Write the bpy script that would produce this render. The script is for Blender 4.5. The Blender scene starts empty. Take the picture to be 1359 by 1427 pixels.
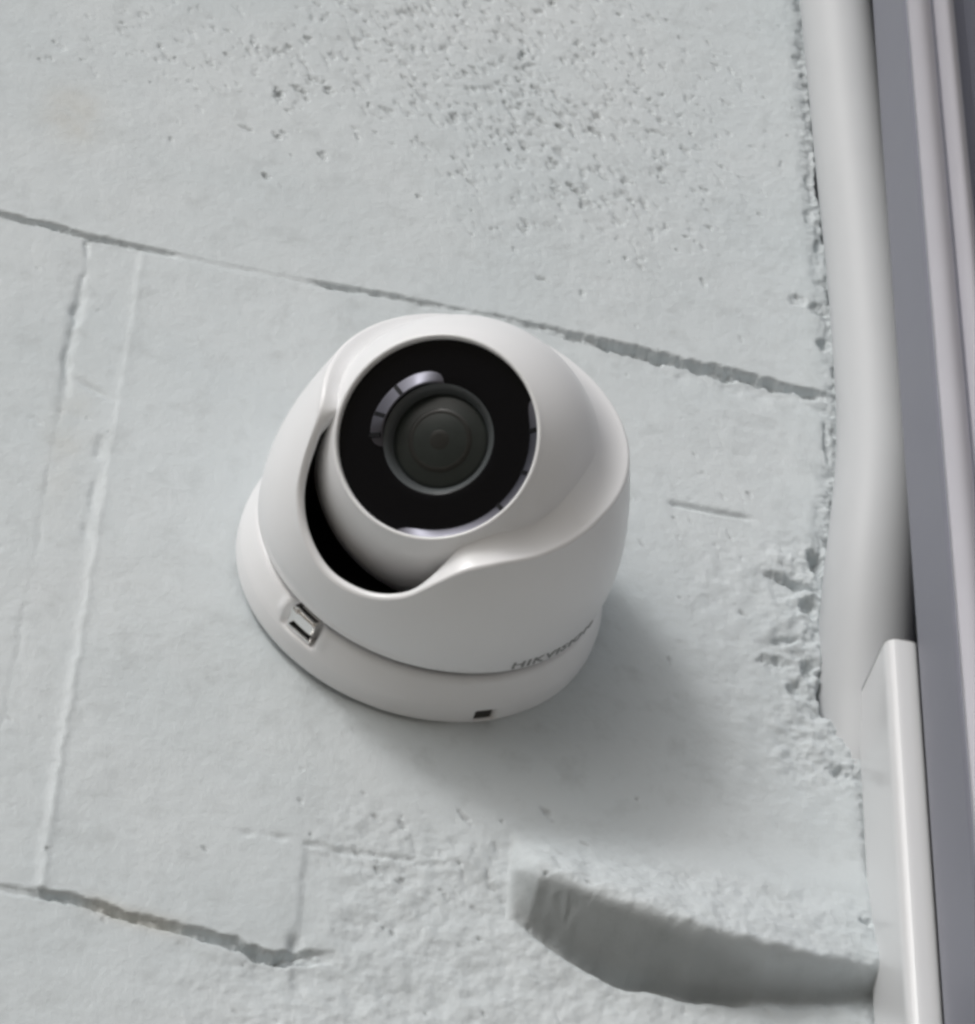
import bpy, math, random
import numpy as np
from mathutils import Vector, Matrix

S = 0.001                      # everything below is written in millimetres
scene = bpy.context.scene
rad = math.radians

# ------------------------------------------------------------------ camera
cam_data = bpy.data.cameras.new('camera_view')
cam = bpy.data.objects.new('camera_view', cam_data)
scene.collection.objects.link(cam)
scene.camera = cam
yaw, pitch, roll = 0.200973, 0.803399, 0.050926
CAM_POS = Vector((-126.37, -720.02, -727.35))
fwd = Vector((math.sin(yaw) * math.cos(pitch), math.cos(yaw) * math.cos(pitch), math.sin(pitch)))
rt = Vector((math.cos(yaw), -math.sin(yaw), 0))
up = rt.cross(fwd)
r2 = math.cos(roll) * rt + math.sin(roll) * up
u2 = -math.sin(roll) * rt + math.cos(roll) * up
m = Matrix((r2, u2, -fwd)).transposed().to_4x4()
m.translation = CAM_POS * S
cam.matrix_world = m
cam_data.sensor_fit = 'HORIZONTAL'
cam_data.sensor_width = 36.0
cam_data.lens = 5019.87 / 1359 * 36.0
cam_data.clip_start = 0.01
cam_data.clip_end = 200.0

# ------------------------------------------------------------------ sky, sun, exposure
SUN_TO = Vector((-0.52, -0.66, 0.54)).normalized()      # towards the light
sun_el = math.asin(SUN_TO.z)
sun_az = math.atan2(SUN_TO.x, SUN_TO.y)                 # clockwise from +Y
world = bpy.data.worlds.new('World')
scene.world = world
world.use_nodes = True
wn = world.node_tree
wn.nodes.clear()
w_out = wn.nodes.new('ShaderNodeOutputWorld')
w_bg = wn.nodes.new('ShaderNodeBackground')
w_sky = wn.nodes.new('ShaderNodeTexSky')
w_sky.sky_type = 'NISHITA'
w_sky.sun_disc = False
w_sky.sun_elevation = sun_el
w_sky.sun_rotation = sun_az
w_sky.air_density = 1.0
w_sky.dust_density = 4.0
w_sky.ozone_density = 1.0
w_hs = wn.nodes.new('ShaderNodeHueSaturation')          # overcast: little colour left in the sky
w_hs.inputs['Saturation'].default_value = 0.20
w_bg.inputs['Strength'].default_value = 0.11
wn.links.new(w_sky.outputs['Color'], w_hs.inputs['Color'])
wn.links.new(w_hs.outputs['Color'], w_bg.inputs['Color'])
wn.links.new(w_bg.outputs['Background'], w_out.inputs['Surface'])

sun_data = bpy.data.lights.new('sun', 'SUN')
sun_data.energy = 1.0
sun_data.angle = rad(12)
sun_data.color = (1.0, 0.995, 0.985)
sun = bpy.data.objects.new('sun', sun_data)
scene.collection.objects.link(sun)
sun.rotation_euler = (-SUN_TO).to_track_quat('-Z', 'Y').to_euler()
sun.location = SUN_TO * 3

scene.view_settings.view_transform = 'Standard'
scene.view_settings.look = 'None'
scene.view_settings.gamma = 1.0
scene.view_settings.use_curve_mapping = False
scene.view_settings.exposure = -0.17
try:
    scene.cycles.filter_width = 3.1
    scene.cycles.max_bounces = 8
except Exception:
    pass

rng = np.random.default_rng(7)
random.seed(7)


# ------------------------------------------------------------------ helpers
def tag(o, label=None, cat=None, group=None, kind=None):
    if label: o['label'] = label
    if cat: o['category'] = cat
    if group: o['group'] = group
    if kind: o['kind'] = kind
    return o


def empty(name, loc=(0, 0, 0)):
    o = bpy.data.objects.new(name, None)
    o.location = Vector(loc) * S
    o.empty_display_size = 0.02
    scene.collection.objects.link(o)
    return o


def link_mesh(name, me, mat, parent=None, loc=(0, 0, 0)):
    o = bpy.data.objects.new(name, me)
    if mat: me.materials.append(mat)
    scene.collection.objects.link(o)
    o.location = Vector(loc) * S
    if parent: o.parent = parent
    return o


def np_mesh(name, V, F, smooth=True):
    """V (n,3) in mm, F (m,4) or list of lists."""
    me = bpy.data.meshes.new(name)
    if isinstance(F, np.ndarray):
        k = F.shape[1]
        me.vertices.add(len(V))
        me.vertices.foreach_set('co', (np.asarray(V, float) * S).astype(np.float32).ravel())
        me.loops.add(F.size)
        me.loops.foreach_set('vertex_index', F.astype(np.int32).ravel())
        me.polygons.add(len(F))
        me.polygons.foreach_set('loop_start', np.arange(0, F.size, k, dtype=np.int32))
        me.polygons.foreach_set('loop_total', np.full(len(F), k, np.int32))
        me.update(calc_edges=True)
    else:
        me.from_pydata([tuple(np.array(v) * S) for v in V], [], F)
        me.update()
    me.validate()
    if smooth:
        me.polygons.foreach_set('use_smooth', np.ones(len(me.polygons), bool))
    return me


def grid_faces(nu, nv, wrap_u=False):
    """grid indexed [u*nv+v]"""
    iu = np.arange(nu if wrap_u else nu - 1)
    iv = np.arange(nv - 1)
    U, Vv = np.meshgrid(iu, iv, indexing='ij')
    U2 = (U + 1) % nu
    return np.stack([U * nv + Vv, U2 * nv + Vv, U2 * nv + Vv + 1, U * nv + Vv + 1], -1).reshape(-1, 4)


def smooth01(a, b, x):
    t = np.clip((np.asarray(x, float) - a) / (b - a), 0, 1)
    return t * t * (3 - 2 * t)


def hash2(ix, iz, seed):
    n = (ix.astype(np.int64) * 374761393 + iz.astype(np.int64) * 668265263 + seed * 1442695041) & 0xFFFFFFFF
    n = ((n ^ (n >> 13)) * 1274126177) & 0xFFFFFFFF
    n = n ^ (n >> 16)
    return (n & 0xFFFFFF) / float(0xFFFFFF)


def gnoise(x, z, scale, seed=0):
    """gradient noise, about -1..1, feature size = scale (mm)"""
    x = x / scale; z = z / scale
    ix = np.floor(x); iz = np.floor(z)
    fx = x - ix; fz = z - iz
    ux = fx ** 3 * (fx * (fx * 6 - 15) + 10); uz = fz ** 3 * (fz * (fz * 6 - 15) + 10)
    out = 0
    for dx in (0, 1):
        for dz in (0, 1):
            a = hash2(ix + dx, iz + dz, seed) * 2 * np.pi
            g = np.cos(a) * (fx - dx) + np.sin(a) * (fz - dz)
            out = out + g * (ux if dx else 1 - ux) * (uz if dz else 1 - uz)
    return out * 1.5


def fbm(x, z, scale, oct=4, seed=0, gain=0.5):
    out = 0; a = 1.0; tot = 0
    for k in range(oct):
        out = out + a * gnoise(x, z, scale / 2 ** k, seed + 17 * k)
        tot += a; a *= gain
    return out / tot


def revolve(name, prof, mat, parent, n=128, origin=(0, 0, 0), axis=None, smooth=True):
    """prof: list of (radius, along). Axis defaults to straight out of the wall (-Y)."""
    ax = Vector(axis).normalized() if axis is not None else Vector((0, -1, 0))
    ref = Vector((0, 0, 1)) if abs(ax.z) < 0.9 else Vector((1, 0, 0))
    e1 = ref.cross(ax).normalized(); e2 = ax.cross(e1)
    P = np.array(prof, float)
    t = np.linspace(0, 2 * np.pi, n, endpoint=False)
    A = np.array(ax); E1 = np.array(e1); E2 = np.array(e2); O = np.array(origin, float)
    ring = np.cos(t)[:, None] * E1 + np.sin(t)[:, None] * E2
    V = O + P[None, :, 0, None] * ring[:, None, :] + P[None, :, 1, None] * A
    F = grid_faces(n, len(P), True)
    me = np_mesh(name, V.reshape(-1, 3), F, smooth)
    return link_mesh(name, me, mat, parent)


def sweep(name, pts, radii, mat, parent=None, n=32, cap=True):
    """round tube through points (mm)"""
    P = np.array(pts, float)
    T = np.gradient(P, axis=0); T /= np.linalg.norm(T, axis=1)[:, None]
    ref = np.array([1.0, 0, 0])
    V = []
    for p, t, r in zip(P, T, radii):
        a = ref - t * (ref @ t); a /= np.linalg.norm(a); b = np.cross(t, a)
        an = np.linspace(0, 2 * np.pi, n, endpoint=False)
        V.append(p + r * (np.cos(an)[:, None] * a + np.sin(an)[:, None] * b))
    V = np.array(V)
    F = [list(f) for f in grid_faces(n, len(P), True)]
    V2 = V.transpose(1, 0, 2).reshape(-1, 3)
    if cap:
        F.append([i * len(P) for i in range(n)]); F.append([i * len(P) + len(P) - 1 for i in range(n)][::-1])
    me = np_mesh(name, V2, F)
    return link_mesh(name, me, mat, parent)


def extrude_profile(name, prof, z0, z1, mat, parent=None, nz=2, smooth=False, closed=True):
    """prof (x,y) polygon extruded along z"""
    P = np.array(prof, float); n = len(P)
    zs = np.linspace(z0, z1, nz)
    V = np.array([[x, y, z] for (x, y) in P for z in zs])
    F = [list(f) for f in grid_faces(n, nz, closed)]
    if closed:
        F.append([i * nz for i in range(n)]); F.append([i * nz + nz - 1 for i in range(n)][::-1])
    me = np_mesh(name, V, F, smooth)
    return link_mesh(name, me, mat, parent)


def round_poly(pts, radii, seg=5):
    """round the corners of a polygon"""
    out = []
    n = len(pts)
    for i in range(n):
        p = np.array(pts[i], float); a = np.array(pts[i - 1], float); b = np.array(pts[(i + 1) % n], float)
        r = radii[i] if hasattr(radii, '__len__') else radii
        if r <= 0: out.append(tuple(p)); continue
        da = a - p; db = b - p
        la, lb = np.linalg.norm(da), np.linalg.norm(db)
        k = min(r, la * 0.49, lb * 0.49)
        p0 = p + da / la * k; p1 = p + db / lb * k
        for t in np.linspace(0, 1, seg + 1):
            out.append(tuple((1 - t) ** 2 * p0 + 2 * t * (1 - t) * p + t * t * p1))
    return out


# ------------------------------------------------------------------ materials
def new_mat(name):
    mt = bpy.data.materials.new(name)
    mt.use_nodes = True
    nt = mt.node_tree
    b = nt.nodes['Principled BSDF']
    return mt, nt, b


def plain(name, col, rough, spec=0.5, metal=0.0, coat=0.0, coat_rough=0.05, mottle=0.04, scale=300.0, bump=0.0, bscale=2500.0, rvar=0.06):
    mt, nt, b = new_mat(name)
    L = nt.links.new
    tc = nt.nodes.new('ShaderNodeTexCoord')
    nz = nt.nodes.new('ShaderNodeTexNoise'); nz.inputs['Scale'].default_value = scale; nz.inputs['Detail'].default_value = 5
    L(tc.outputs['Object'], nz.inputs['Vector'])
    mx = nt.nodes.new('ShaderNodeMix'); mx.data_type = 'RGBA'
    mx.inputs[6].default_value = (*[c * (1 - mottle) for c in col], 1)
    mx.inputs[7].default_value = (*[min(1, c * (1 + mottle)) for c in col], 1)
    L(nz.outputs['Fac'], mx.inputs[0]); L(mx.outputs[2], b.inputs['Base Color'])
    mr = nt.nodes.new('ShaderNodeMapRange')
    mr.inputs[3].default_value = max(0.01, rough - rvar); mr.inputs[4].default_value = rough + rvar
    L(nz.outputs['Fac'], mr.inputs[0]); L(mr.outputs[0], b.inputs['Roughness'])
    b.inputs['Metallic'].default_value = metal
    b.inputs['Specular IOR Level'].default_value = spec
    b.inputs['Coat Weight'].default_value = coat
    b.inputs['Coat Roughness'].default_value = coat_rough
    if bump > 0:
        n2 = nt.nodes.new('ShaderNodeTexNoise'); n2.inputs['Scale'].default_value = bscale; n2.inputs['Detail'].default_value = 4
        L(tc.outputs['Object'], n2.inputs['Vector'])
        bp = nt.nodes.new('ShaderNodeBump'); bp.inputs['Strength'].default_value = bump; bp.inputs['Distance'].default_value = 0.0002
        L(n2.outputs['Fac'], bp.inputs['Height']); L(bp.outputs['Normal'], b.inputs['Normal'])
    return mt


def wall_paint(name, c0, c1):
    mt, nt, b = new_mat(name)
    L = nt.links.new
    tc = nt.nodes.new('ShaderNodeTexCoord')
    def noise(scale, detail=5, rough=0.55):
        n = nt.nodes.new('ShaderNodeTexNoise')
        n.inputs['Scale'].default_value = scale; n.inputs['Detail'].default_value = detail; n.inputs['Roughness'].default_value = rough
        L(tc.outputs['Object'], n.inputs['Vector']); return n
    big = noise(14, 5); mid = noise(95, 6, 0.6); fine = noise(900, 4, 0.6)
    r1 = nt.nodes.new('ShaderNodeMapRange'); r1.inputs[1].default_value = 0.35; r1.inputs[2].default_value = 0.68
    L(big.outputs['Fac'], r1.inputs[0])
    m1 = nt.nodes.new('ShaderNodeMix'); m1.data_type = 'RGBA'
    m1.inputs[6].default_value = (*c0, 1); m1.inputs[7].default_value = (*c1, 1)
    L(r1.outputs[0], m1.inputs[0])
    # thin grime film in small patches
    r2_ = nt.nodes.new('ShaderNodeMapRange'); r2_.inputs[1].default_value = 0.52; r2_.inputs[2].default_value = 0.78; r2_.inputs[4].default_value = 0.55
    L(mid.outputs['Fac'], r2_.inputs[0])
    m2 = nt.nodes.new('ShaderNodeMix'); m2.data_type = 'RGBA'
    m2.inputs[7].default_value = (c0[0] * 0.74, c0[1] * 0.73, c0[2] * 0.72, 1)
    L(m1.outputs[2], m2.inputs[6]); L(r2_.outputs[0], m2.inputs[0])
    # unpainted concrete in pores the roller missed, plus painted shade under the lump (attribute written with the relief)
    at = nt.nodes.new('ShaderNodeAttribute'); at.attribute_name = 'bare_shade'
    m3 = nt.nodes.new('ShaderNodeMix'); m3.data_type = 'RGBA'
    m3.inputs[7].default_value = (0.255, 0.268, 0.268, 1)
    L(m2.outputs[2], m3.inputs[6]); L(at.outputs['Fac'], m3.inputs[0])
    # rusty-yellow water stain
    ats = nt.nodes.new('ShaderNodeAttribute'); ats.attribute_name = 'stain'
    m4 = nt.nodes.new('ShaderNodeMix'); m4.data_type = 'RGBA'
    m4.inputs[7].default_value = (0.52, 0.47, 0.38, 1)
    L(m3.outputs[2], m4.inputs[6]); L(ats.outputs['Fac'], m4.inputs[0])
    L(m4.outputs[2], b.inputs['Base Color'])
    rr = nt.nodes.new('ShaderNodeMapRange'); rr.inputs[3].default_value = 0.48; rr.inputs[4].default_value = 0.8
    L(mid.outputs['Fac'], rr.inputs[0]); L(rr.outputs[0], b.inputs['Roughness'])
    b.inputs['Specular IOR Level'].default_value = 0.35
    bp = nt.nodes.new('ShaderNodeBump'); bp.inputs['Strength'].default_value = 0.35; bp.inputs['Distance'].default_value = 0.00035
    L(fine.outputs['Fac'], bp.inputs['Height'])
    bp2 = nt.nodes.new('ShaderNodeBump'); bp2.inputs['Strength'].default_value = 0.3; bp2.inputs['Distance'].default_value = 0.0008
    n3 = noise(330, 4, 0.6)
    L(n3.outputs['Fac'], bp2.inputs['Height']); L(bp.outputs['Normal'], bp2.inputs['Normal'])
    L(bp2.outputs['Normal'], b.inputs['Normal'])
    return mt


M_wall = wall_paint('painted_block', (0.572, 0.616, 0.634), (0.62, 0.655, 0.67))
M_core = plain('bare_concrete', (0.28, 0.28, 0.27), 0.9, 0.2)
M_white = plain('white_enamel', (0.88, 0.885, 0.90), 0.32, 0.5, coat=0.15, coat_rough=0.2, mottle=0.03, scale=55, bump=0.06, bscale=3500)
M_black = plain('black_plastic', (0.012, 0.012, 0.013), 0.42, 0.4, mottle=0.2)
M_glint = plain('grey_glint_metal', (0.115, 0.115, 0.135), 0.4, 0.5, metal=1.0, mottle=0.08, rvar=0.04)  # metal for the reflection arcs built into the lens
M_glass = plain('black_glass', (0.003, 0.003, 0.004), 0.08, 0.2, mottle=0.1, rvar=0.02)
M_cone = plain('anodised_cone', (0.075, 0.083, 0.086), 0.36, 0.5, mottle=0.1)
M_lens = plain('coated_lens', (0.022, 0.027, 0.025), 0.3, 0.4, mottle=0.2, rvar=0.03)
M_lens2 = plain('lens_core', (0.020, 0.020, 0.018), 0.3, 0.4, mottle=0.2)
M_steel = plain('bright_steel', (0.88, 0.87, 0.86), 0.2, metal=1.0, mottle=0.06)
M_rubber = plain('dark_rubber', (0.05, 0.046, 0.042), 0.7, 0.3, mottle=0.35, scale=700)
M_ink = plain('grey_ink', (0.26, 0.265, 0.27), 0.6, 0.3)
M_hose = plain('white_hose_plastic', (0.545, 0.56, 0.575), 0.5, 0.4, mottle=0.03, scale=60)
M_pvc = plain('white_pvc', (0.70, 0.71, 0.725), 0.24, 0.5, coat=0.5, coat_rough=0.1, mottle=0.01, scale=30, rvar=0.01)
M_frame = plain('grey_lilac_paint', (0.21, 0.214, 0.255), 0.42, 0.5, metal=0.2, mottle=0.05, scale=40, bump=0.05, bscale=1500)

M_ridge = plain('lit_lilac_ridge', (0.74, 0.74, 0.82), 0.45, 0.5, metal=0.0, mottle=0.04, scale=40)  # paler than the frame body: ridge highlights put into the colour

# ------------------------------------------------------------------ ground far below the frame
M_ground = plain('pale_concrete_paving', (0.255, 0.228, 0.19), 0.85, 0.3, mottle=0.15, scale=3.0)
gm = np_mesh('ground', [(-200000, -200000, -1900), (200000, -200000, -1900), (200000, 200000, -1900), (-200000, 200000, -1900)], [[0, 1, 2, 3]], False)
tag(link_mesh('ground', gm, M_ground), kind='structure')

# ------------------------------------------------------------------ the block wall: one relief, cut along its joints
def axis_grid(lo, hi, flo, fhi, fine, coarse):
    a = np.arange(flo, lo, -coarse)[::-1] if flo > lo else np.array([flo])
    a = np.arange(flo, lo - 1e-6, -coarse)[::-1]
    mid_ = np.arange(flo + fine, fhi, fine)
    b_ = np.arange(mid_[-1] + coarse, hi, coarse)
    return np.concatenate([a, mid_, b_])


gx = axis_grid(-300, 150, -160, 149, 0.55, 5.0)
gz = axis_grid(-330, 520, -192, 362, 0.55, 5.0)
X, Z = np.meshgrid(gx, gz, indexing='ij')
it = lambda x, xs, ys: np.interp(x, xs, ys)

g = 0.55 * fbm(X, Z, 70, 3, 1) + 0.30 * fbm(X, Z, 22, 3, 2) + 0.10 * fbm(X, Z, 5, 3, 3) + 0.05 * fbm(X, Z, 1.8, 2, 4)
bare_shade = np.zeros_like(g)
gran = smooth01(-70, 20, X + 0.25 * (Z - 230)) * smooth01(124, 150, Z) * (0.55 + 0.6 * fbm(X, Z, 45, 3, 14))
g += np.clip(gran, 0, 1) * (0.30 * fbm(X, Z, 6, 4, 15, 0.6) + 0.12 * fbm(X, Z, 2.2, 2, 16))
g += 0.10 * fbm(X, Z, 9, 3, 18)
wob = 1.1 * fbm(X, Z, 16, 3, 11)
wob2 = 0.8 * fbm(X, Z, 5, 2, 12)

# upper bed joint (below the big block)
zc = it(X, [-300, -150, -136, -111, -69, -33, 20, 57, 103, 130], [122, 122, 122, 120.3, 119.8, 120.4, 121.8, 119.3, 117.2, 116]) + 0.7 * wob
dep = it(X, [-300, -150, -112, -98, -86, -78, -40, -33, -26, 0, 14, 40, 55, 70, 122, 127], [1.8, 1.9, 2.4, 1.7, 1.3, 0.25, 0.2, 2.0, 1.9, 1.1, 0.5, 1.8, 4.6, 5.2, 4.8, 1.0])
dep = dep * np.clip(0.85 + 0.75 * fbm(X, Z * 0.3, 9, 3, 13), 0.15, 1.5)
hw = it(X, [-150, -112, -80, -40, -30, 10, 50, 90, 122], [1.7, 1.6, 1.3, 1.2, 1.5, 1.2, 2.6, 3.1, 2.4])
dz = Z - zc
rag = fbm(X, Z, 3.2, 3, 19, 0.6)
gro = smooth01(1.05, 0.45, np.abs(dz + 0.5 * wob2) / (hw * np.clip(1 + 0.8 * fbm(X, Z, 7, 3, 20) * (dz < 0) + 0.4 * rag, 0.4, 1.7)))
gro = gro * np.clip(0.95 + 0.6 * rag, 0.3, 1.2)
g -= dep * gro
g += 0.35 * smooth01(-1.2, 1.6, dz)                                  # the upper block stands a little proud
g -= 0.8 * np.exp(-((dz + hw + 3.0) / 3.2) ** 2) * smooth01(60, 80, X) * smooth01(-0.3, 0.5, fbm(X, Z, 9, 3, 31))   # crumbled edge below it

# vertical joint on the left: flush mortar with a ragged left crack and a raised right bead
below = smooth01(119.5, 116.5, Z) * smooth01(-140, -135, Z)
xl = -108 + 1.5 * wob + 0.9 * wob2
xr = -91.8 + 0.8 * wob + 0.8 * wob2
band = smooth01(-0.8, 0.8, X - xl) * smooth01(0.8, -0.8, X - xr) * below
g -= 0.15 * band
cr = it(Z, [-150, -60, -20, 10, 30, 45, 62, 78, 86, 95, 112, 118], [0.1, 0.2, 0.2, 0.3, 0.8, 0.3, 1.4, 0.9, 2.2, 0.6, 0.8, 1.6])
g -= cr * np.exp(-((X - xl) / (1.0 + 0.5 * smooth01(40, 20, np.abs(Z - 70)))) ** 2) * below * smooth01(-0.2, 0.5, fbm(X, Z, 14, 2, 21) + 0.25 * (Z > 40))
bead = it(Z, [-138, -110, -60, -20, 10, 40, 60, 110], [0.45, 0.55, 0.45, 0.35, 0.25, 0.15, 0.05, 0.2])
g += bead * np.exp(-((X - xr) / 1.3) ** 2) * below
g -= 0.7 * np.exp(-((X - xr + 2.8) / 1.3) ** 2) * smooth01(45, 25, Z) * smooth01(-25, -10, Z) * smooth01(-0.2, 0.4, fbm(X, Z, 12, 2, 22))
g += 0.25 * smooth01(-1.0, 1.0, X - xr) * below * smooth01(-20, -30, X)   # middle block slightly proud of its joint
g -= 1.1 * np.exp(-(((X + 96) * 0.5 + (Z - 52)) / 1.4) ** 2) * np.exp(-((X + 99) / 5) ** 2)

# lower bed joint on the left with its overhanging arris
zs = it(X, [-300, -101, -89, -77, -67, -53, -38, -29, -20], [-137, -137, -137, -137, -139, -140.4, -142, -145, -141]) + 0.8 * wob
ds = it(X, [-300, -110, -93, -88, -76, -70, -65, -50, -35, -27, -22, -12], [0.2, 0.3, 0.6, 2.6, 2.0, 3.2, 2.4, 2.6, 3.6, 4.0, 2.4, 0.0])
dzs = Z - zs
g -= ds * np.clip(0.9 + 0.7 * rag, 0.3, 1.3) * smooth01(1.0, 0.5, np.abs(dzs + 0.5 * wob2) / (it(X, [-90, -60, -30], [1.6, 1.5, 2.4]) * np.clip(1 + 0.9 * fbm(X, Z, 6, 3, 43), 0.3, 2)))
g -= 0.7 * smooth01(1.2, -0.6, dzs) * smooth01(-18, -30, X)
# broken right end of that block
brk = smooth01(-25.5, -23, X + 0.6 * wob) * smooth01(-104, -108, Z + wob) * smooth01(38, 20, X)
g -= 0.55 * brk
g -= 2.2 * np.exp(-(((X + 24.5) / 1.6) ** 2 + ((Z + 139) / 3.5) ** 2))
g -= 0.9 * np.exp(-((Z + 103.5 - 0.03 * X + 0.8 * wob) / 1.3) ** 2) * smooth01(-44, -38, X) * smooth01(20, 5, X) * smooth01(-0.4, 0.3, fbm(X, Z, 8, 2, 41))
# rough patched mortar at the bottom
rough = smooth01(-26, -8, X) * smooth01(-84, -98, Z + 0.3 * (X - 10) * smooth01(40, 0, X) * 0.5) + 0.0
rough2 = smooth01(-140, -148, Z) * smooth01(-80, -20, X)
rough = np.clip(rough + rough2, 0, 1) * smooth01(-400, -190, Z)
g += rough * (1.5 * fbm(X, Z, 12, 5, 51, 0.62) - 0.3)
# faint bed joint at mid height on the right
g -= 1.3 * np.exp(-((Z - 54 - 0.5 * wob) / 1.0) ** 2) * smooth01(74, 78, X) * smooth01(104, 97, X)
rr_ = smooth01(60, 95, X) * smooth01(60, 30, Z) * smooth01(-80, -50, Z)
g += rr_ * 0.8 * fbm(X, Z, 10, 4, 61, 0.6)
g += 0.7 * smooth01(76, 100, X) * np.exp(-((Z - 92) / 18) ** 2) * fbm(X, Z, 14, 3, 62)

# squeezed-out mortar lump: lit top, dark underside
zt = it(X, [28, 40, 69, 100, 135], [-88, -85, -79, -75, -71])
P = it(X, [31, 34, 37, 45, 60, 80, 100, 118, 133, 145], [0, 7, 12.5, 15.0, 17.6, 19.0, 17.0, 12.5, 8.0, 7.0])
za = it(X, [33, 40, 50, 69, 85, 99, 115, 131], [-99, -97.5, -99.5, -104, -107.0, -109.3, -110.5, -110.6]) + 0.5 * wob
ze = za - 0.93 * P
zl = np.minimum(it(X, [33, 40, 46, 56, 65, 73, 81, 95, 108, 120, 131], [-115, -120.0, -123, -127.5, -129.6, -128.3, -129.6, -128.0, -124.0, -119, -115.5]) + 0.5 * wob2, ze - 1.2)
tt = np.clip((zt - Z) / np.maximum(zt - ze, 1), 0, 1)
lump_top = P * (0.55 * tt ** 1.5 + 0.45 * np.sin(tt * np.pi / 2) ** 1.6)
tb = np.clip((Z - zl) / np.maximum(ze - zl, 0.5), 0, 1)
Dh = it(X, [33, 40, 60, 100, 126, 133], [0, 6.0, 14.0, 15.0, 11.0, 6.0])                 # hollow under the lump
lump_bot = (P + Dh) * tb ** 0.9 - Dh
lump = np.where(Z > ze, np.where(Z < zt, lump_top, 0), np.where(Z > zl, lump_bot, -Dh * smooth01(zl - 2.2, zl - 0.2, Z)))
on = smooth01(30.5, 33, X)
kz = np.exp(-0.5 * (np.linspace(-9, 9, 19) / 3.4) ** 2); kz /= kz.sum()
lump = lump * on
lb = np.pad(lump, ((0, 0), (9, 9)), mode='edge')
lump = sum(kz[q_] * lb[:, q_:q_ + lump.shape[1]] for q_ in range(19))      # worn, rounded edge
g += lump
under = on * smooth01(ze + 1.5, ze - 1.5, Z) * smooth01(zl - 3.0, zl - 1.0, Z)      # underside mask: shade is put into the colour here
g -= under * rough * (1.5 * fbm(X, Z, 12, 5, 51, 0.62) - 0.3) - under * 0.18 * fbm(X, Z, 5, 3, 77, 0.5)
g += on * smooth01(zt[0, 0], zt[0, 0] - 8, Z) * (lump > 1) * (1 - under) * 1.1 * fbm(X, Z, 10, 5, 71, 0.6)

# ragged right end of the blocks, with the gap the hose lies in
xe = it(Z, [-330, -140, -99, -61, -34, -28, -20, -12.5, 5, 30, 48, 75, 115, 146, 170, 225, 301, 330, 520],
        [138, 138, 138, 137.5, 136, 131, 123, 120.5, 123.5, 125.5, 126.0, 130, 133, 132.5, 131, 128.2, 127.0, 126, 126])
xe = xe + 1.3 * fbm(X, Z, 12, 4, 81, 0.6) + 0.9 * fbm(X, Z, 4, 3, 82)
g -= 24.0 * smooth01(-1.2, 4.0, X - xe)
edge = smooth01(-9, 0, X - xe) * smooth01(6, 0, X - xe)
g -= edge * (0.4 + 3.2 * np.clip(fbm(X, Z, 7, 4, 83, 0.6) + 0.25, 0, 1))

# holes and broken pockets near the hose
for (hx, hz, a, b_, d, th) in [(125.6, 158, 2.6, 3.0, 2.2, 0), (118.5, 160, 2.8, 2.2, 1.2, 0.4), (127.5, 141, 2.2, 3.4, 3.0, 0), (121.5, 41.5, 2.4, 4.6, 8.0, 0.25),
                               (114.5, 30.2, 7.2, 1.9, 4.2, -0.22), (119.0, 22, 2.6, 3.0, 3.6, 0.3), (106.5, -3.8, 5.0, 2.2, 3.0, 0), (113.5, -13.5, 2.4, 3.4, 3.0, 0),
                               (125.8, -41, 3.4, 2.3, 3.4, 0), (129.5, -99, 2.0, 2.4, 3.0, 0), (110.5, 5.5, 3.6, 1.8, 1.8, 0.4), (117.5, -4, 1.8, 4.0, 3.4, 0), (126.5, 95, 1.0, 9.0, 1.6, 0.05),
                               (123.8, 281, 1.4, 2.0, 2.2, 0), (122.5, 291, 2.0, 2.0, 0.8, 0), (124.5, 225, 1.4, 3.0, 1.8, 0), (124, 205, 1.6, 4, 1.2, 0), (126.5, 190, 1.4, 3, 1.4, 0)]:
    c, s_ = math.cos(th), math.sin(th)
    u = ((X - hx) * c + (Z - hz) * s_) / a; v = (-(X - hx) * s_ + (Z - hz) * c) / b_
    q = u * u + v * v + 2.4 * fbm(X, Z, 6, 5, 91, 0.7)
    g -= 0.8 * d * smooth01(1.7, -0.4, q)

cr_ = smooth01(98, 116, X + 4 * fbm(X, Z, 20, 2, 93)) * smooth01(56, 40, Z) * smooth01(-56, -40, Z)
g += cr_ * (3.2 * fbm(X, Z, 11, 5, 94, 0.6) - 0.3)

# pores of the concrete block: streaky pitting left by the roller, thickest at the top middle
th_ = rad(-56)
ua = X * math.cos(th_) + Z * math.sin(th_); va = -X * math.sin(th_) + Z * math.cos(th_)
def pm(cx, cz, sx, sz): return np.exp(-0.5 * (((X - cx) / sx) ** 2 + ((Z - cz) / sz) ** 2))
pmask = np.clip(1.05 * pm(22, 225, 26, 42) + 0.9 * pm(0, 275, 34, 38) + 0.75 * pm(62, 195, 22, 24) + 0.6 * pm(85, 260, 26, 40) + 0.75 * pm(-55, 225, 26, 20) + 0.5 * pm(-115, 222, 22, 18) + 0.6 * pm(20, -110, 34, 20) + 0.4 * pm(85, 60, 20, 40), 0, 1)
pmask = pmask * (1 - 0.9 * np.exp(-0.5 * (dz / 3.0) ** 2))
pn = fbm(ua / 2.3, va, 2.6, 3, 101, 0.55) + 0.35 * fbm(X, Z, 14, 2, 102)
pk_ = smooth01(0.42, 1.05, pn + 0.42 * pmask) * smooth01(0.05, 0.5, pmask)
g -= 0.85 * pk_
bare_shade = np.maximum(bare_shade, 0.32 * pk_)

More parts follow.
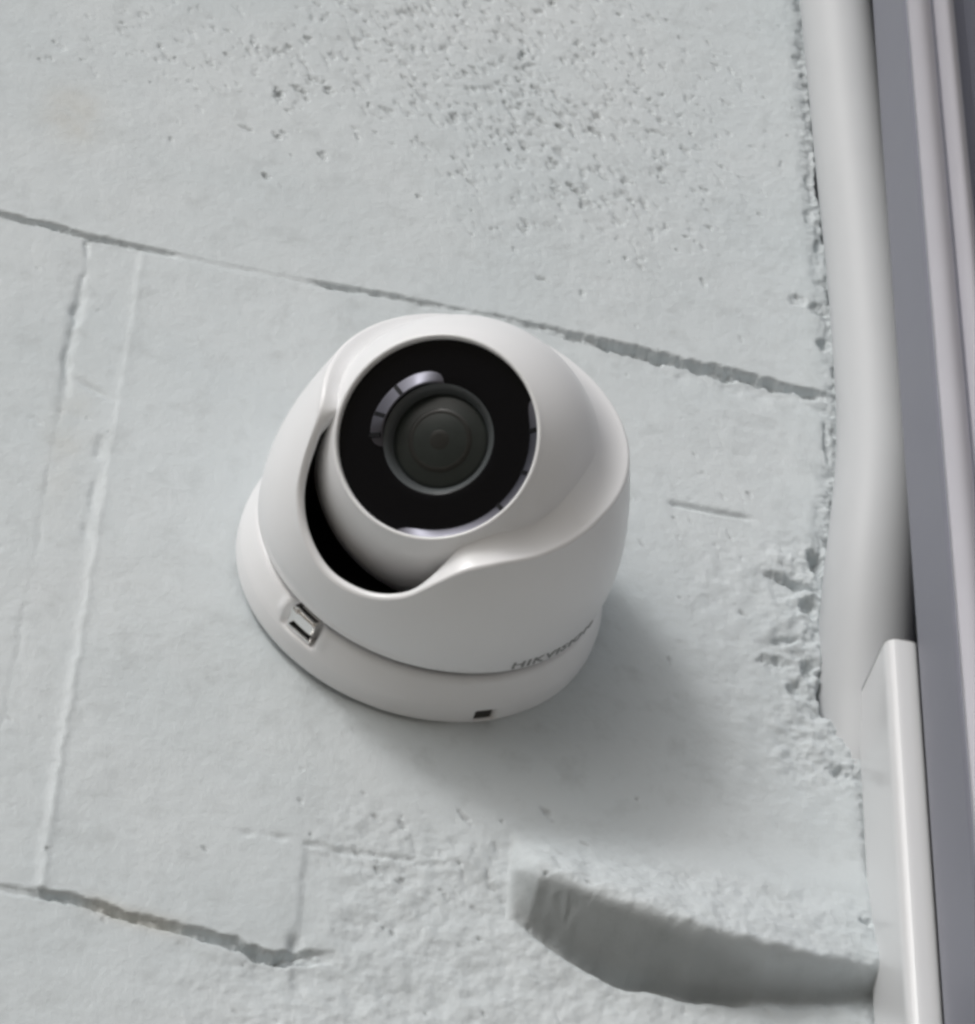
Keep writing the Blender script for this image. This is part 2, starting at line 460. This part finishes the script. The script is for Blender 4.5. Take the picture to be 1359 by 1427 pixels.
def pits(n, sampler, lmin, lmax, dmin, dmax):
    for _ in range(n):
        px, pz = sampler()
        L_ = 1.25 * rng.uniform(lmin, lmax) * (0.6 + 1.0 * rng.random() ** 3); wd = L_ * rng.uniform(0.26, 0.5)
        d = 0.75 * rng.uniform(dmin, dmax)
        th = rad(rng.normal(-56, 16))
        i0, i1 = np.searchsorted(gx, [px - 2 * L_, px + 2 * L_]); j0, j1 = np.searchsorted(gz, [pz - 2 * L_, pz + 2 * L_])
        if i1 <= i0 or j1 <= j0: continue
        xs = X[i0:i1, j0:j1] - px; zz = Z[i0:i1, j0:j1] - pz
        u = (xs * math.cos(th) + zz * math.sin(th)) / L_; v = (-xs * math.sin(th) + zz * math.cos(th)) / wd
        q = u * u + v * v + 0.9 * gnoise(X[i0:i1, j0:j1], Z[i0:i1, j0:j1], 1.6, 99)
        k = smooth01(1.25, -0.25, q)
        g[i0:i1, j0:j1] -= d * k
        if d > 0.5: bare_shade[i0:i1, j0:j1] = np.maximum(bare_shade[i0:i1, j0:j1], 0.35 * k)


def blob(cx, cz, sx, sz):
    def f():
        while True:
            px, pz = rng.normal(cx, sx), rng.normal(cz, sz)
            if pz > 127 and px < 124: return px, pz
    return f


pits(60, blob(25, 225, 26, 48), 1.0, 2.6, 0.5, 1.5)
pits(60, blob(5, 262, 34, 40), 0.9, 2.3, 0.4, 1.3)
pits(35, blob(62, 190, 22, 28), 0.9, 2.4, 0.4, 1.3)
pits(30, blob(85, 260, 26, 40), 0.8, 2.0, 0.4, 1.1)
pits(30, blob(-58, 225, 32, 24), 0.9, 2.5, 0.5, 1.3)
pits(45, blob(-112, 215, 22, 18), 0.8, 2.2, 0.3, 0.9)
pits(40, lambda: (rng.uniform(-150, 115), rng.uniform(150, 340)), 0.6, 1.4, 0.3, 0.8)
pits(60, lambda: (rng.normal(20, 32), rng.normal(-110, 22)), 0.7, 2.0, 0.4, 1.3)
pits(40, lambda: (rng.normal(85, 18), rng.normal(60, 40)), 0.6, 1.6, 0.3, 0.9)
pits(30, lambda: (rng.uniform(-145, -92), rng.uniform(-120, 110)), 0.6, 1.6, 0.2, 0.6)
pits(50, lambda: (rng.uniform(-80, 60), rng.uniform(-180, -140)), 0.6, 1.7, 0.3, 0.9)
for (px, pz, L_, w_, d, a) in [(-40, 217, 2.6, 2.0, 1.7, -50), (-49.5, 214, 3.2, 1.6, 1.4, -30), (-56, 210, 3.0, 1.4, 1.5, -60), (-46, 221, 2.8, 0.9, 1.5, -60), (-57, 166, 2.6, 1.1, 1.6, -50),
                               (-55, 187.5, 2.4, 1.2, 1.5, -45), (-65, 188, 2.6, 1.3, 0.9, -20), (-48.6, 242, 2.4, 1.4, 1.3, -60), (44.5, 191.5, 3.6, 1.4, 1.9, -45), (42, 194.5, 1.6, 1.3, 1.6, -45),
                               (30, 226, 4.0, 1.3, 1.2, -30), (38, 224, 2.2, 1.3, 1.4, -30), (37, 204, 3.0, 1.3, 1.2, -40)]:
    th = rad(a)
    u = ((X - px) * math.cos(th) + (Z - pz) * math.sin(th)) / L_; v = (-(X - px) * math.sin(th) + (Z - pz) * math.cos(th)) / w_
    k = smooth01(1.3, -0.3, u * u + v * v + 0.8 * gnoise(X, Z, 1.8, 98))
    g -= 0.75 * d * k; bare_shade = np.maximum(bare_shade, 0.5 * k)
stain = 0.42 * np.exp(-(((X + 120) / 9) ** 2 + ((Z - 176) / 13) ** 2)) * (0.7 + 0.6 * fbm(X, Z, 9, 3, 5))
stain += 0.35 * np.exp(-((Z - zs) / 3.0) ** 2) * smooth01(-84, -74, X) * smooth01(-48, -60, X)
stain += 0.22 * np.exp(-(((X + 104) / 6) ** 2 + ((Z - 30) / 25) ** 2)) * (0.6 + 0.8 * fbm(X, Z, 12, 3, 6))
bare_shade = np.maximum(bare_shade, under * (0.58 + 0.12 * fbm(X, Z * 0.15, 14, 3, 78)))  # lump underside darkened in colour to deepen its shade
stain = np.clip(stain, 0, 1)
wall = tag(empty('wall', (0, 0, -330)), 'pale mint white painted concrete block wall with pitted face and cracked joints', 'wall')
WV = np.stack([X, -g, Z], -1)
ni, nj = X.shape
cx_ = 0.5 * (X[:-1, :-1] + X[1:, 1:]); cz_ = 0.5 * (Z[:-1, :-1] + Z[1:, 1:])
mid = lambda A: A[:-1, :-1]
reg = np.full(cx_.shape, 3)                                           # 3 = middle block
reg[cx_ < mid(xr) - 0.2] = 2                                          # mortar of the upright joint
reg[cx_ < mid(xl) + 0.6] = 1                                          # left block
reg[cz_ < mid(zs) + 0.8] = 4                                          # lower block
reg[(cx_ > -23) & (cz_ < -101)] = 6                                   # patched mortar
reg[(cx_ > mid(xe) - 6.0) & (cz_ < 112) & (cx_ > 100)] = 8            # ragged mortar by the hose
reg[(cx_ > 31.0) & (cz_ < mid(zt)) & (cz_ > mid(zl) - 2.5)] = 7       # squeezed-out lump
reg[(cz_ > mid(zc) - mid(hw))] = 5                                    # mortar of the bed joint
reg[(cz_ > mid(zc) + mid(hw) * 0.7)] = 0                              # upper block
names = ['concrete_block', 'concrete_block', 'mortar_joint', 'concrete_block', 'concrete_block', 'mortar_joint', 'mortar_patch', 'mortar_lump', 'mortar_patch']
lab = {0: 'large pitted block above the cracked bed joint', 7: 'bulging mortar lump with dark underside', 8: 'ragged broken mortar beside the hose'}
II, JJ = np.meshgrid(np.arange(ni - 1), np.arange(nj - 1), indexing='ij')
for k in range(9):
    sel = reg == k
    i = II[sel]; j = JJ[sel]
    F = np.stack([i * nj + j, (i + 1) * nj + j, (i + 1) * nj + j + 1, i * nj + j + 1], -1)
    used, inv = np.unique(F, return_inverse=True)
    me = np_mesh(names[k], WV.reshape(-1, 3)[used] - np.array([0, 0, -330.0]), inv.reshape(-1, 4))
    for an, arr in (('bare_shade', bare_shade), ('stain', stain)):
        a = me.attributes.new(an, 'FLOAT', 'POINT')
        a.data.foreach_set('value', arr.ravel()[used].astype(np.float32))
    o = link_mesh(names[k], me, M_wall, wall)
    if k in lab: o['label'] = lab[k]
core = round_poly([(-300, 32), (250, 32), (250, 190), (-300, 190)], 0)
extrude_profile('wall_core', core, -1560, 850, M_core, wall)

# ------------------------------------------------------------------ turret camera
turret = tag(empty('security_camera', (0.8, 0, 0)), 'white round turret security camera with black glass eye mounted on the painted wall', 'security camera')
turret.rotation_euler = (0, 0, rad(2.0))
NP_ = 480
phi = np.linspace(-np.pi, np.pi, NP_, endpoint=False)
pd = np.degrees(phi)


def cyl(R_, H_):
    """radius / height grids [phi, v] -> points"""
    return np.stack([R_ * np.cos(phi)[:, None], -H_, R_ * np.sin(phi)[:, None]], -1).reshape(-1, 3)


def angd(a, b):
    return (a - b + 180) % 360 - 180


# base ring with the pry pocket and the small cable notch
bp_ = np.array([(30, 0.3), (52.4, 0.3), (53.2, 0.7), (53.5, 1.5), (53.55, 3), (53.5, 5), (53.3, 7.0), (52.9, 8.6), (52.5, 9.8), (52.1, 11), (51.6, 12.4), (51.2, 13.4), (50.8, 14.3), (50.3, 15.0), (49.6, 15.5), (48.8, 15.8), (46, 15.8)])
tq = np.linspace(0, 1, 90)
seg = np.concatenate([[0], np.cumsum(np.hypot(*np.diff(bp_, axis=0).T))]); seg /= seg[-1]
tq = np.concatenate([[0], np.linspace(seg[1], 1, 80)])
br = np.interp(tq, seg, bp_[:, 0]); bh = np.interp(tq, seg, bp_[:, 1])
Rb = np.tile(br, (NP_, 1)); Hb = np.tile(bh, (NP_, 1))
pk = angd(pd, -131.5)[:, None]
pocket = smooth01(7.4, 4.9, np.abs(pk)) * smooth01(7.8, 9.6, Hb) * (Rb > 47)
Rb = Rb - pocket * np.clip(Rb - 48.4, 0, 3.6)
flare = np.exp(-((np.abs(pk) - 8.6) / 1.6) ** 2) * smooth01(9.0, 12.5, Hb) * (Rb > 48)
Rb = Rb + 0.5 * flare
notch = smooth01(3.4, 2.9, np.abs(angd(pd, -67)[:, None])) * smooth01(5.7, 5.3, Hb) * smooth01(1.1, 1.5, Hb) * (Rb > 50)
Rb = Rb - 3.0 * notch
base = link_mesh('base_ring', np_mesh('base_ring', cyl(Rb, Hb), grid_faces(NP_, len(tq), True)), M_white, turret)


def curved_box(name, p0, h0, h1, r0, r1, half, mat, parent, n=6):
    a = np.radians(np.linspace(p0 - half, p0 + half, n))
    prof = [(r0, h0), (r1, h0), (r1, h1), (r0, h1)]
    V = np.array([[r * math.cos(t), -h, r * math.sin(t)] for t in a for (r, h) in prof])
    F = []
    for i in range(n - 1):
        for k in range(4):
            F.append([i * 4 + k, i * 4 + (k + 1) % 4, (i + 1) * 4 + (k + 1) % 4, (i + 1) * 4 + k])
    F.append([0, 1, 2, 3]); F.append([(n - 1) * 4 + k for k in (3, 2, 1, 0)])
    return link_mesh(name, np_mesh(name, V, F, False), mat, parent)


clip = curved_box('steel_clip', -131.2, 9.7, 15.1, 47.5, 51.2, 4.9, M_steel, base)
mb = clip.modifiers.new('round', 'BEVEL'); mb.width = 0.0012; mb.segments = 4
curved_box('clip_lip', -131.2, 8.7, 9.5, 49.0, 52.2, 4.8, M_steel, base)
curved_box('clip_slot', -131.2, 9.45, 9.72, 48.4, 51.6, 4.9, M_black, base)
curved_box('gap_shade', -131.2, 15.9, 17.0, 46.5, 49.0, 4.6, M_black, base)  # black block set in the open gap to stand for its shade
curved_box('cable_notch', -67, 1.6, 5.2, 49.5, 52.6, 2.7, M_rubber, base)
revolve('gasket', [(44, 15.9), (48.4, 15.9), (48.4, 18.6), (44, 18.6)], M_black, turret, 160)

# housing collar: tapering drum whose rim dips in a U where the eye looks out
oh = np.array([17.7, 17.95, 18.5, 20, 24, 30, 36, 42, 48, 53, 57, 60, 63, 66])
orr = np.array([49.4, 50.4, 51.0, 51.7, 52.3, 52.4, 51.9, 50.9, 49.5, 48.1, 46.9, 45.9, 44.9, 43.6]) * np.array([1] * 3 + [0.985] * 11)


def cubic(xk, yk, x):
    """natural-looking monotone-ish interpolation (Catmull-Rom)"""
    mt_ = np.gradient(yk, xk)
    i = np.clip(np.searchsorted(xk, x) - 1, 0, len(xk) - 2)
    h = xk[i + 1] - xk[i]; t = np.clip((x - xk[i]) / h, 0, 1)
    return (2 * t ** 3 - 3 * t ** 2 + 1) * yk[i] + (t ** 3 - 2 * t ** 2 + t) * h * mt_[i] + (-2 * t ** 3 + 3 * t ** 2) * yk[i + 1] + (t ** 3 - t ** 2) * h * mt_[i + 1]


RH_a = np.array([-220, -200, -186, -180, -174, -169, -165, -161, -155, -149, -139, -130, -121, -112, -103, -97, -91, -81, -64, -51, -33, -12, 10, 40, 80, 110, 140.])
RH_h = np.array([65, 65, 65, 64.9, 64.2, 62.2, 58.3, 53.0, 46.0, 41.6, 37.0, 34.9, 35.3, 37.5, 42.5, 48.2, 53.0, 57.0, 59.7, 61.7, 64.4, 65, 65, 65, 65, 65, 65.])
Hr = cubic(RH_a, RH_h, np.where(pd > 140, pd - 360, pd))
kern = np.exp(-np.linspace(-2, 2, 9) ** 2); kern /= kern.sum()
Hr = np.convolve(np.concatenate([Hr[-4:], Hr, Hr[:4]]), kern, 'valid')
lip = 1.5
bl = np.where(angd(pd, -123) < 0, smooth01(60.0, 64.6, Hr), smooth01(42.0, 59.0, Hr))
rows_R, rows_H = [], []
nv1 = 44
for k in range(nv1):                                                  # outer wall
    f = k / (nv1 - 1)
    h = 17.7 + (Hr - lip - 17.7) * f ** 0.9
    rows_H.append(h); rows_R.append(cubic(oh, orr, h))
Rt = rows_R[-1]
for k in range(1, 9):                                                 # rounded lip
    a = math.pi * 0.5 * k / 8
    rows_R.append(Rt - lip * (1 - math.cos(a)) * 1.0); rows_H.append(Hr - lip + lip * math.sin(a))
R_lip, H_lip = rows_R[-1], rows_H[-1]
wr = smooth01(-98, -52, np.where(pd > 150, pd - 360, pd))          # 0 on the left flank of the U, 1 elsewhere
wr = np.maximum(wr * (np.where(pd > 150, 0, 1)), smooth01(178, 158, np.where(pd > 0, pd, 200)))
w2 = smooth01(-72, -25, pd) * smooth01(150, 95, pd)
Rin = (R_lip - 1.3) * (1 - bl) + bl * (37.7 + (34.0 - 37.7) * wr - 3.0 * w2)    # where the rim is high the lip sweeps in on to the ball
Hin = (Hr - 1.5) * (1 - bl) + bl * (np.minimum(63.4, Hr + 5.0 * bl) * (1 - wr) + 63.4 * wr + (66.8 - 63.4) * wr + 5.6 * w2)
Rc = (R_lip - 1.3) * (1 - bl) + bl * (39.0 + (37.0 - 39.0) * wr)     # control point of the sweep
Hc = H_lip * (1 - bl) + bl * (np.minimum(64.0, H_lip + 1.0) + 1.8 * w2)
for k in range(1, 15):
    f = k / 14
    rows_R.append((1 - f) ** 2 * R_lip + 2 * f * (1 - f) * Rc + f * f * Rin)
    rows_H.append((1 - f) ** 2 * H_lip + 2 * f * (1 - f) * Hc + f * f * Hin)
for k in range(1, 3):
    rows_R.append(Rin - 0.05 * k); rows_H.append(Hin - 1.2 * k)
CR = np.array(rows_R).T; CH = np.array(rows_H).T
collar = link_mesh('housing_collar', np_mesh('housing_collar', cyl(CR, CH), grid_faces(NP_, CR.shape[1], True)), M_white, turret)

# black liner inside the collar
lr, lh = [], []
for k in range(14):
    f = k / 13
    h = (Hin - 1.0) + (18 - (Hin - 1.0)) * f
    lr.append(np.minimum(Rin + 0.0, cubic(oh, orr, np.minimum(h, 60)) - 2.6) if k else Rin - 0.02); lh.append(h)
lr.append(np.full(NP_, 20.0)); lh.append(np.full(NP_, 18.0))
link_mesh('inner_liner', np_mesh('inner_liner', cyl(np.array(lr).T, np.array(lh).T), grid_faces(NP_, len(lr), True)), M_black, turret)

# lettering on the collar
cu = bpy.data.curves.new('lettering', 'FONT')
cu.body = 'HIKVISION'; cu.size = 4.6; cu.extrude = 0.08; cu.space_character = 1.12; cu.offset = 0.06; cu.resolution_u = 3
to = bpy.data.objects.new('lettering_source', cu); scene.collection.objects.link(to)
bpy.context.view_layer.update()
dg = bpy.context.evaluated_depsgraph_get()
tm = bpy.data.meshes.new_from_object(to.evaluated_get(dg))
bpy.data.objects.remove(to)
co = np.empty(len(tm.vertices) * 3); tm.vertices.foreach_get('co', co); co = co.reshape(-1, 3)
txt_w = co[:, 0].max() - co[:, 0].min()
sx = 33.0 / txt_w
x_ = (co[:, 0] - co[:, 0].min()) * sx; y_ = co[:, 1]
hh = 19.5 + y_ * 0.86
aa = np.radians(-62.0) + x_ / 52.0
rr2 = cubic(oh, orr, hh) + 0.06 + np.clip(co[:, 2], -1, 1)
P3 = np.stack([rr2 * np.cos(aa), -hh, rr2 * np.sin(aa)], -1) * S
tm.vertices.foreach_set('co', P3.astype(np.float32).ravel()); tm.update(); tm.name = 'lettering'
tm.materials.clear()
link_mesh('lettering', tm, M_ink, collar)

# the eyeball and its optics, turned towards the viewer's lower left
BC = (-1.6, -50, 0)
LN = (Matrix.Rotation(rad(-2.0), 3, 'Z') @ Vector((-0.363, -0.747, -0.556))).normalized()
RB = 40.1
a_end = math.asin(28.9 / RB)
sph = [(RB * math.sin(a), RB * math.cos(a)) for a in np.linspace(math.pi * 0.97, a_end, 60)]
t0 = sph[-1][1]
sph += [(28.75, t0 + 0.28), (28.5, t0 + 0.46), (28.2, t0 + 0.52), (27.9, t0 + 0.44), (27.65, t0 + 0.2), (27.5, t0 - 0.3), (27.45, t0 - 1.6)]
eye = revolve('eyeball', sph, M_white, turret, 200, BC, LN)
T = t0 - 0.15
lx = (r2 - LN * r2.dot(LN)).normalized(); ly = LN.cross(lx)
def part_ring(name, prof, flat, centre, half, mat, n=240):
    """ring about the lens axis whose profile flattens out away from one side"""
    a = np.linspace(0, 2 * np.pi, n, endpoint=False)
    w = smooth01(half + 28, half - 8, np.abs(angd(np.degrees(a), centre)))[:, None]
    P = np.array(prof, float); Fl = np.array(flat, float)
    rr_ = P[None, :, 0] * w + Fl[None, :, 0] * (1 - w); hh_ = P[None, :, 1] * w + Fl[None, :, 1] * (1 - w)
    d = np.cos(a)[:, None] * np.array(lx) + np.sin(a)[:, None] * np.array(ly)
    V = np.array(BC, float) + rr_[..., None] * d[:, None, :] + hh_[..., None] * np.array(LN)
    return link_mesh(name, np_mesh(name, V.reshape(-1, 3), grid_faces(n, len(prof), True)), mat, eye)
rim_ = [(27.42, T - 0.25), (27.3, T - 0.3), (27.1, T - 0.42), (25.7, T - 1.42), (25.3, T - 1.75), (25.0, T - 2.1)]
rimf = [(r_, T - 2.15) for (r_, h_) in rim_]
part_ring('bevel_glint', rim_, rimf, -46, 48, M_glint)  # partial bevel: outer reflection arc built into its shape
face = [(27.44, T - 1.7), (27.3, T - 1.85), (27.0, T - 1.9), (23.8, T - 1.9), (18.0, T - 1.9), (15.6, T - 1.9), (15.35, T - 1.97), (15.3, T - 2.15)]
revolve('glass_window', face, M_glass, eye, 200, BC, LN)
ridge = [(19.5, T - 1.95), (19.2, T - 1.86), (18.7, T - 1.62), (16.3, T - 0.3), (15.9, T - 0.12), (15.6, T - 0.05), (15.4, T - 0.12), (15.3, T - 0.4)]
ridgef = [(r_, T - 2.15) for (r_, h_) in ridge]
part_ring('barrel_glint', ridge, ridgef, 136, 30, M_glint)  # barrel rim raised on one side only, shaped as the inner reflection arc
cone = [(15.3, T - 2.0), (15.2, T - 2.1), (14.5, T - 2.6), (13.9, T - 3.6), (13.3, T - 4.7), (13.1, T - 5.4)]
revolve('lens_cone', cone, M_cone, eye, 160, BC, LN)
dome_ = [(13.2, T - 5.5), (13.0, T - 5.2), (12.0, T - 4.95), (9.8, T - 4.5), (8, T - 4.1), (6, T - 3.75), (4, T - 3.5), (2, T - 3.36), (0.02, T - 3.32)]
lens = revolve('lens', dome_, M_lens, eye, 120, BC, LN)
revolve('lens_ring', [(9.0, T - 4.4), (8.6, T - 4.1), (7.7, T - 3.98), (7.4, T - 4.02)], M_lens2, lens, 96, BC, LN)
revolve('lens_pupil', [(3.0, T - 3.5), (2.7, T - 3.40), (1.4, T - 3.31), (0.02, T - 3.28)], M_lens2, lens, 64, BC, LN)

# added black bars that split the built-in reflection arcs into segments
def arc_break(ang, ra, rb, ha, hb, width):
    a = rad(ang); d = lx * math.cos(a) + ly * math.sin(a); w = LN.cross(d) * (width / 2)
    c = Vector(BC)
    V = [c + d * r_ + w * sg + LN * (hh_) for r_, h1 in ((ra, ha), (rb, hb)) for sg in (-1, 1) for hh_ in (h1, h1 - 1.5)]
    F = [[0, 1, 3, 2], [4, 6, 7, 5], [0, 2, 6, 4], [1, 5, 7, 3], [0, 4, 5, 1], [2, 3, 7, 6]]
    link_mesh('arc_break', np_mesh('arc_break', [tuple(v) for v in V], F, False), M_glass, eye)
for a_ in (129.5, 157, 176):
    arc_break(a_, 15.9, 19.2, T + 0.02, T - 1.7, 1.2)
for a_ in (-48, -23, 3):
    arc_break(a_, 25.0, 27.3, T - 1.62, T - 0.16, 1.2)

# ------------------------------------------------------------------ hose, trunking and metal frame at the right
hz_ = np.array([440, 380, 310, 260, 210, 175, 140, 102, 80, 62, 50, 37, 20, 0, -12, -23, -34, -46])
hxc = np.array([130, 131, 133.0, 134.8, 136.5, 138, 138.9, 139.3, 139.0, 137.8, 137.0, 136.0, 135.8, 136.0, 136.0, 136.0, 136.5, 138.0])
hyc = np.array([-14, -13.5, -13, -12.6, -12.3, -12, -11.8, -11.5, -11.2, -10.4, -9.0, -6.6, -2.0, 5.0, 8.8, 11.5, 14.0, 18.0])
tz = np.linspace(440, -46, 90)
hp = np.stack([np.interp(tz, hz_[::-1], hxc[::-1]), np.interp(tz, hz_[::-1], hyc[::-1]), tz], -1)
kk = np.exp(-np.linspace(-2, 2, 9) ** 2); kk /= kk.sum()
for c in (0, 1):
    e = np.concatenate([np.full(4, hp[0, c]), hp[:, c], np.full(4, hp[-1, c])]); hp[:, c] = np.convolve(e, kk, 'valid')
hose = sweep('hose', hp, np.interp(tz, [-40, 0, 40, 100], [14.4, 14.4, 13.8, 12.6]), M_hose, None, 48)
tag(hose, 'thick white plastic hose running down the gap beside the wall edge', 'hose')

trunk = round_poly([(131.7, -0.5), (131.7, -28), (141.2, -28), (141.2, -0.5)], [0, 4.2, 2.2, 0], 8)
tr = extrude_profile('cable_trunking', trunk, -1890, -13.5, M_pvc, None, 2)
tag(tr, 'white square cable trunking with shiny rounded edge below the hose', 'trunking')
mb = tr.modifiers.new('round', 'BEVEL'); mb.width = 0.0003; mb.segments = 2

fr = tag(empty('metal_frame', (160, 0, -330)), 'tall grey lilac metal frame with long ridges at the right edge of the wall', 'frame')
pf = [(172, 28), (172, -30), (139.4, -32), (140.9, -54)]
pf += [(140.9 + 2.6 * (1 - math.cos(a)), -54 - 3.2 * math.sin(a)) for a in np.linspace(0.2, math.pi / 2, 6)]
pf += [(158.4, -57.2), (161.5, -51.5), (166, -47.5), (172, -45.0), (210, -44.0), (210, 28)]
extrude_profile('frame_body', [(x - 160, y) for (x, y) in pf], -1560, 850, M_frame, fr, 2)
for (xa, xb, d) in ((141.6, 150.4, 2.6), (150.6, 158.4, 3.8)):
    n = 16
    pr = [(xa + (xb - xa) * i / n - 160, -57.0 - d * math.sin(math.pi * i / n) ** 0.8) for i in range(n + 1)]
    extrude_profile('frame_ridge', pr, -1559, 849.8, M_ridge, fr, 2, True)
stp = round_poly([(184, -44.2), (184, -60), (210, -60), (210, -44.2)], [0, 3, 0, 0], 5)
extrude_profile('frame_stop', [(x - 160, y) for (x, y) in stp], -1559.7, 849.7, M_frame, fr, 2)
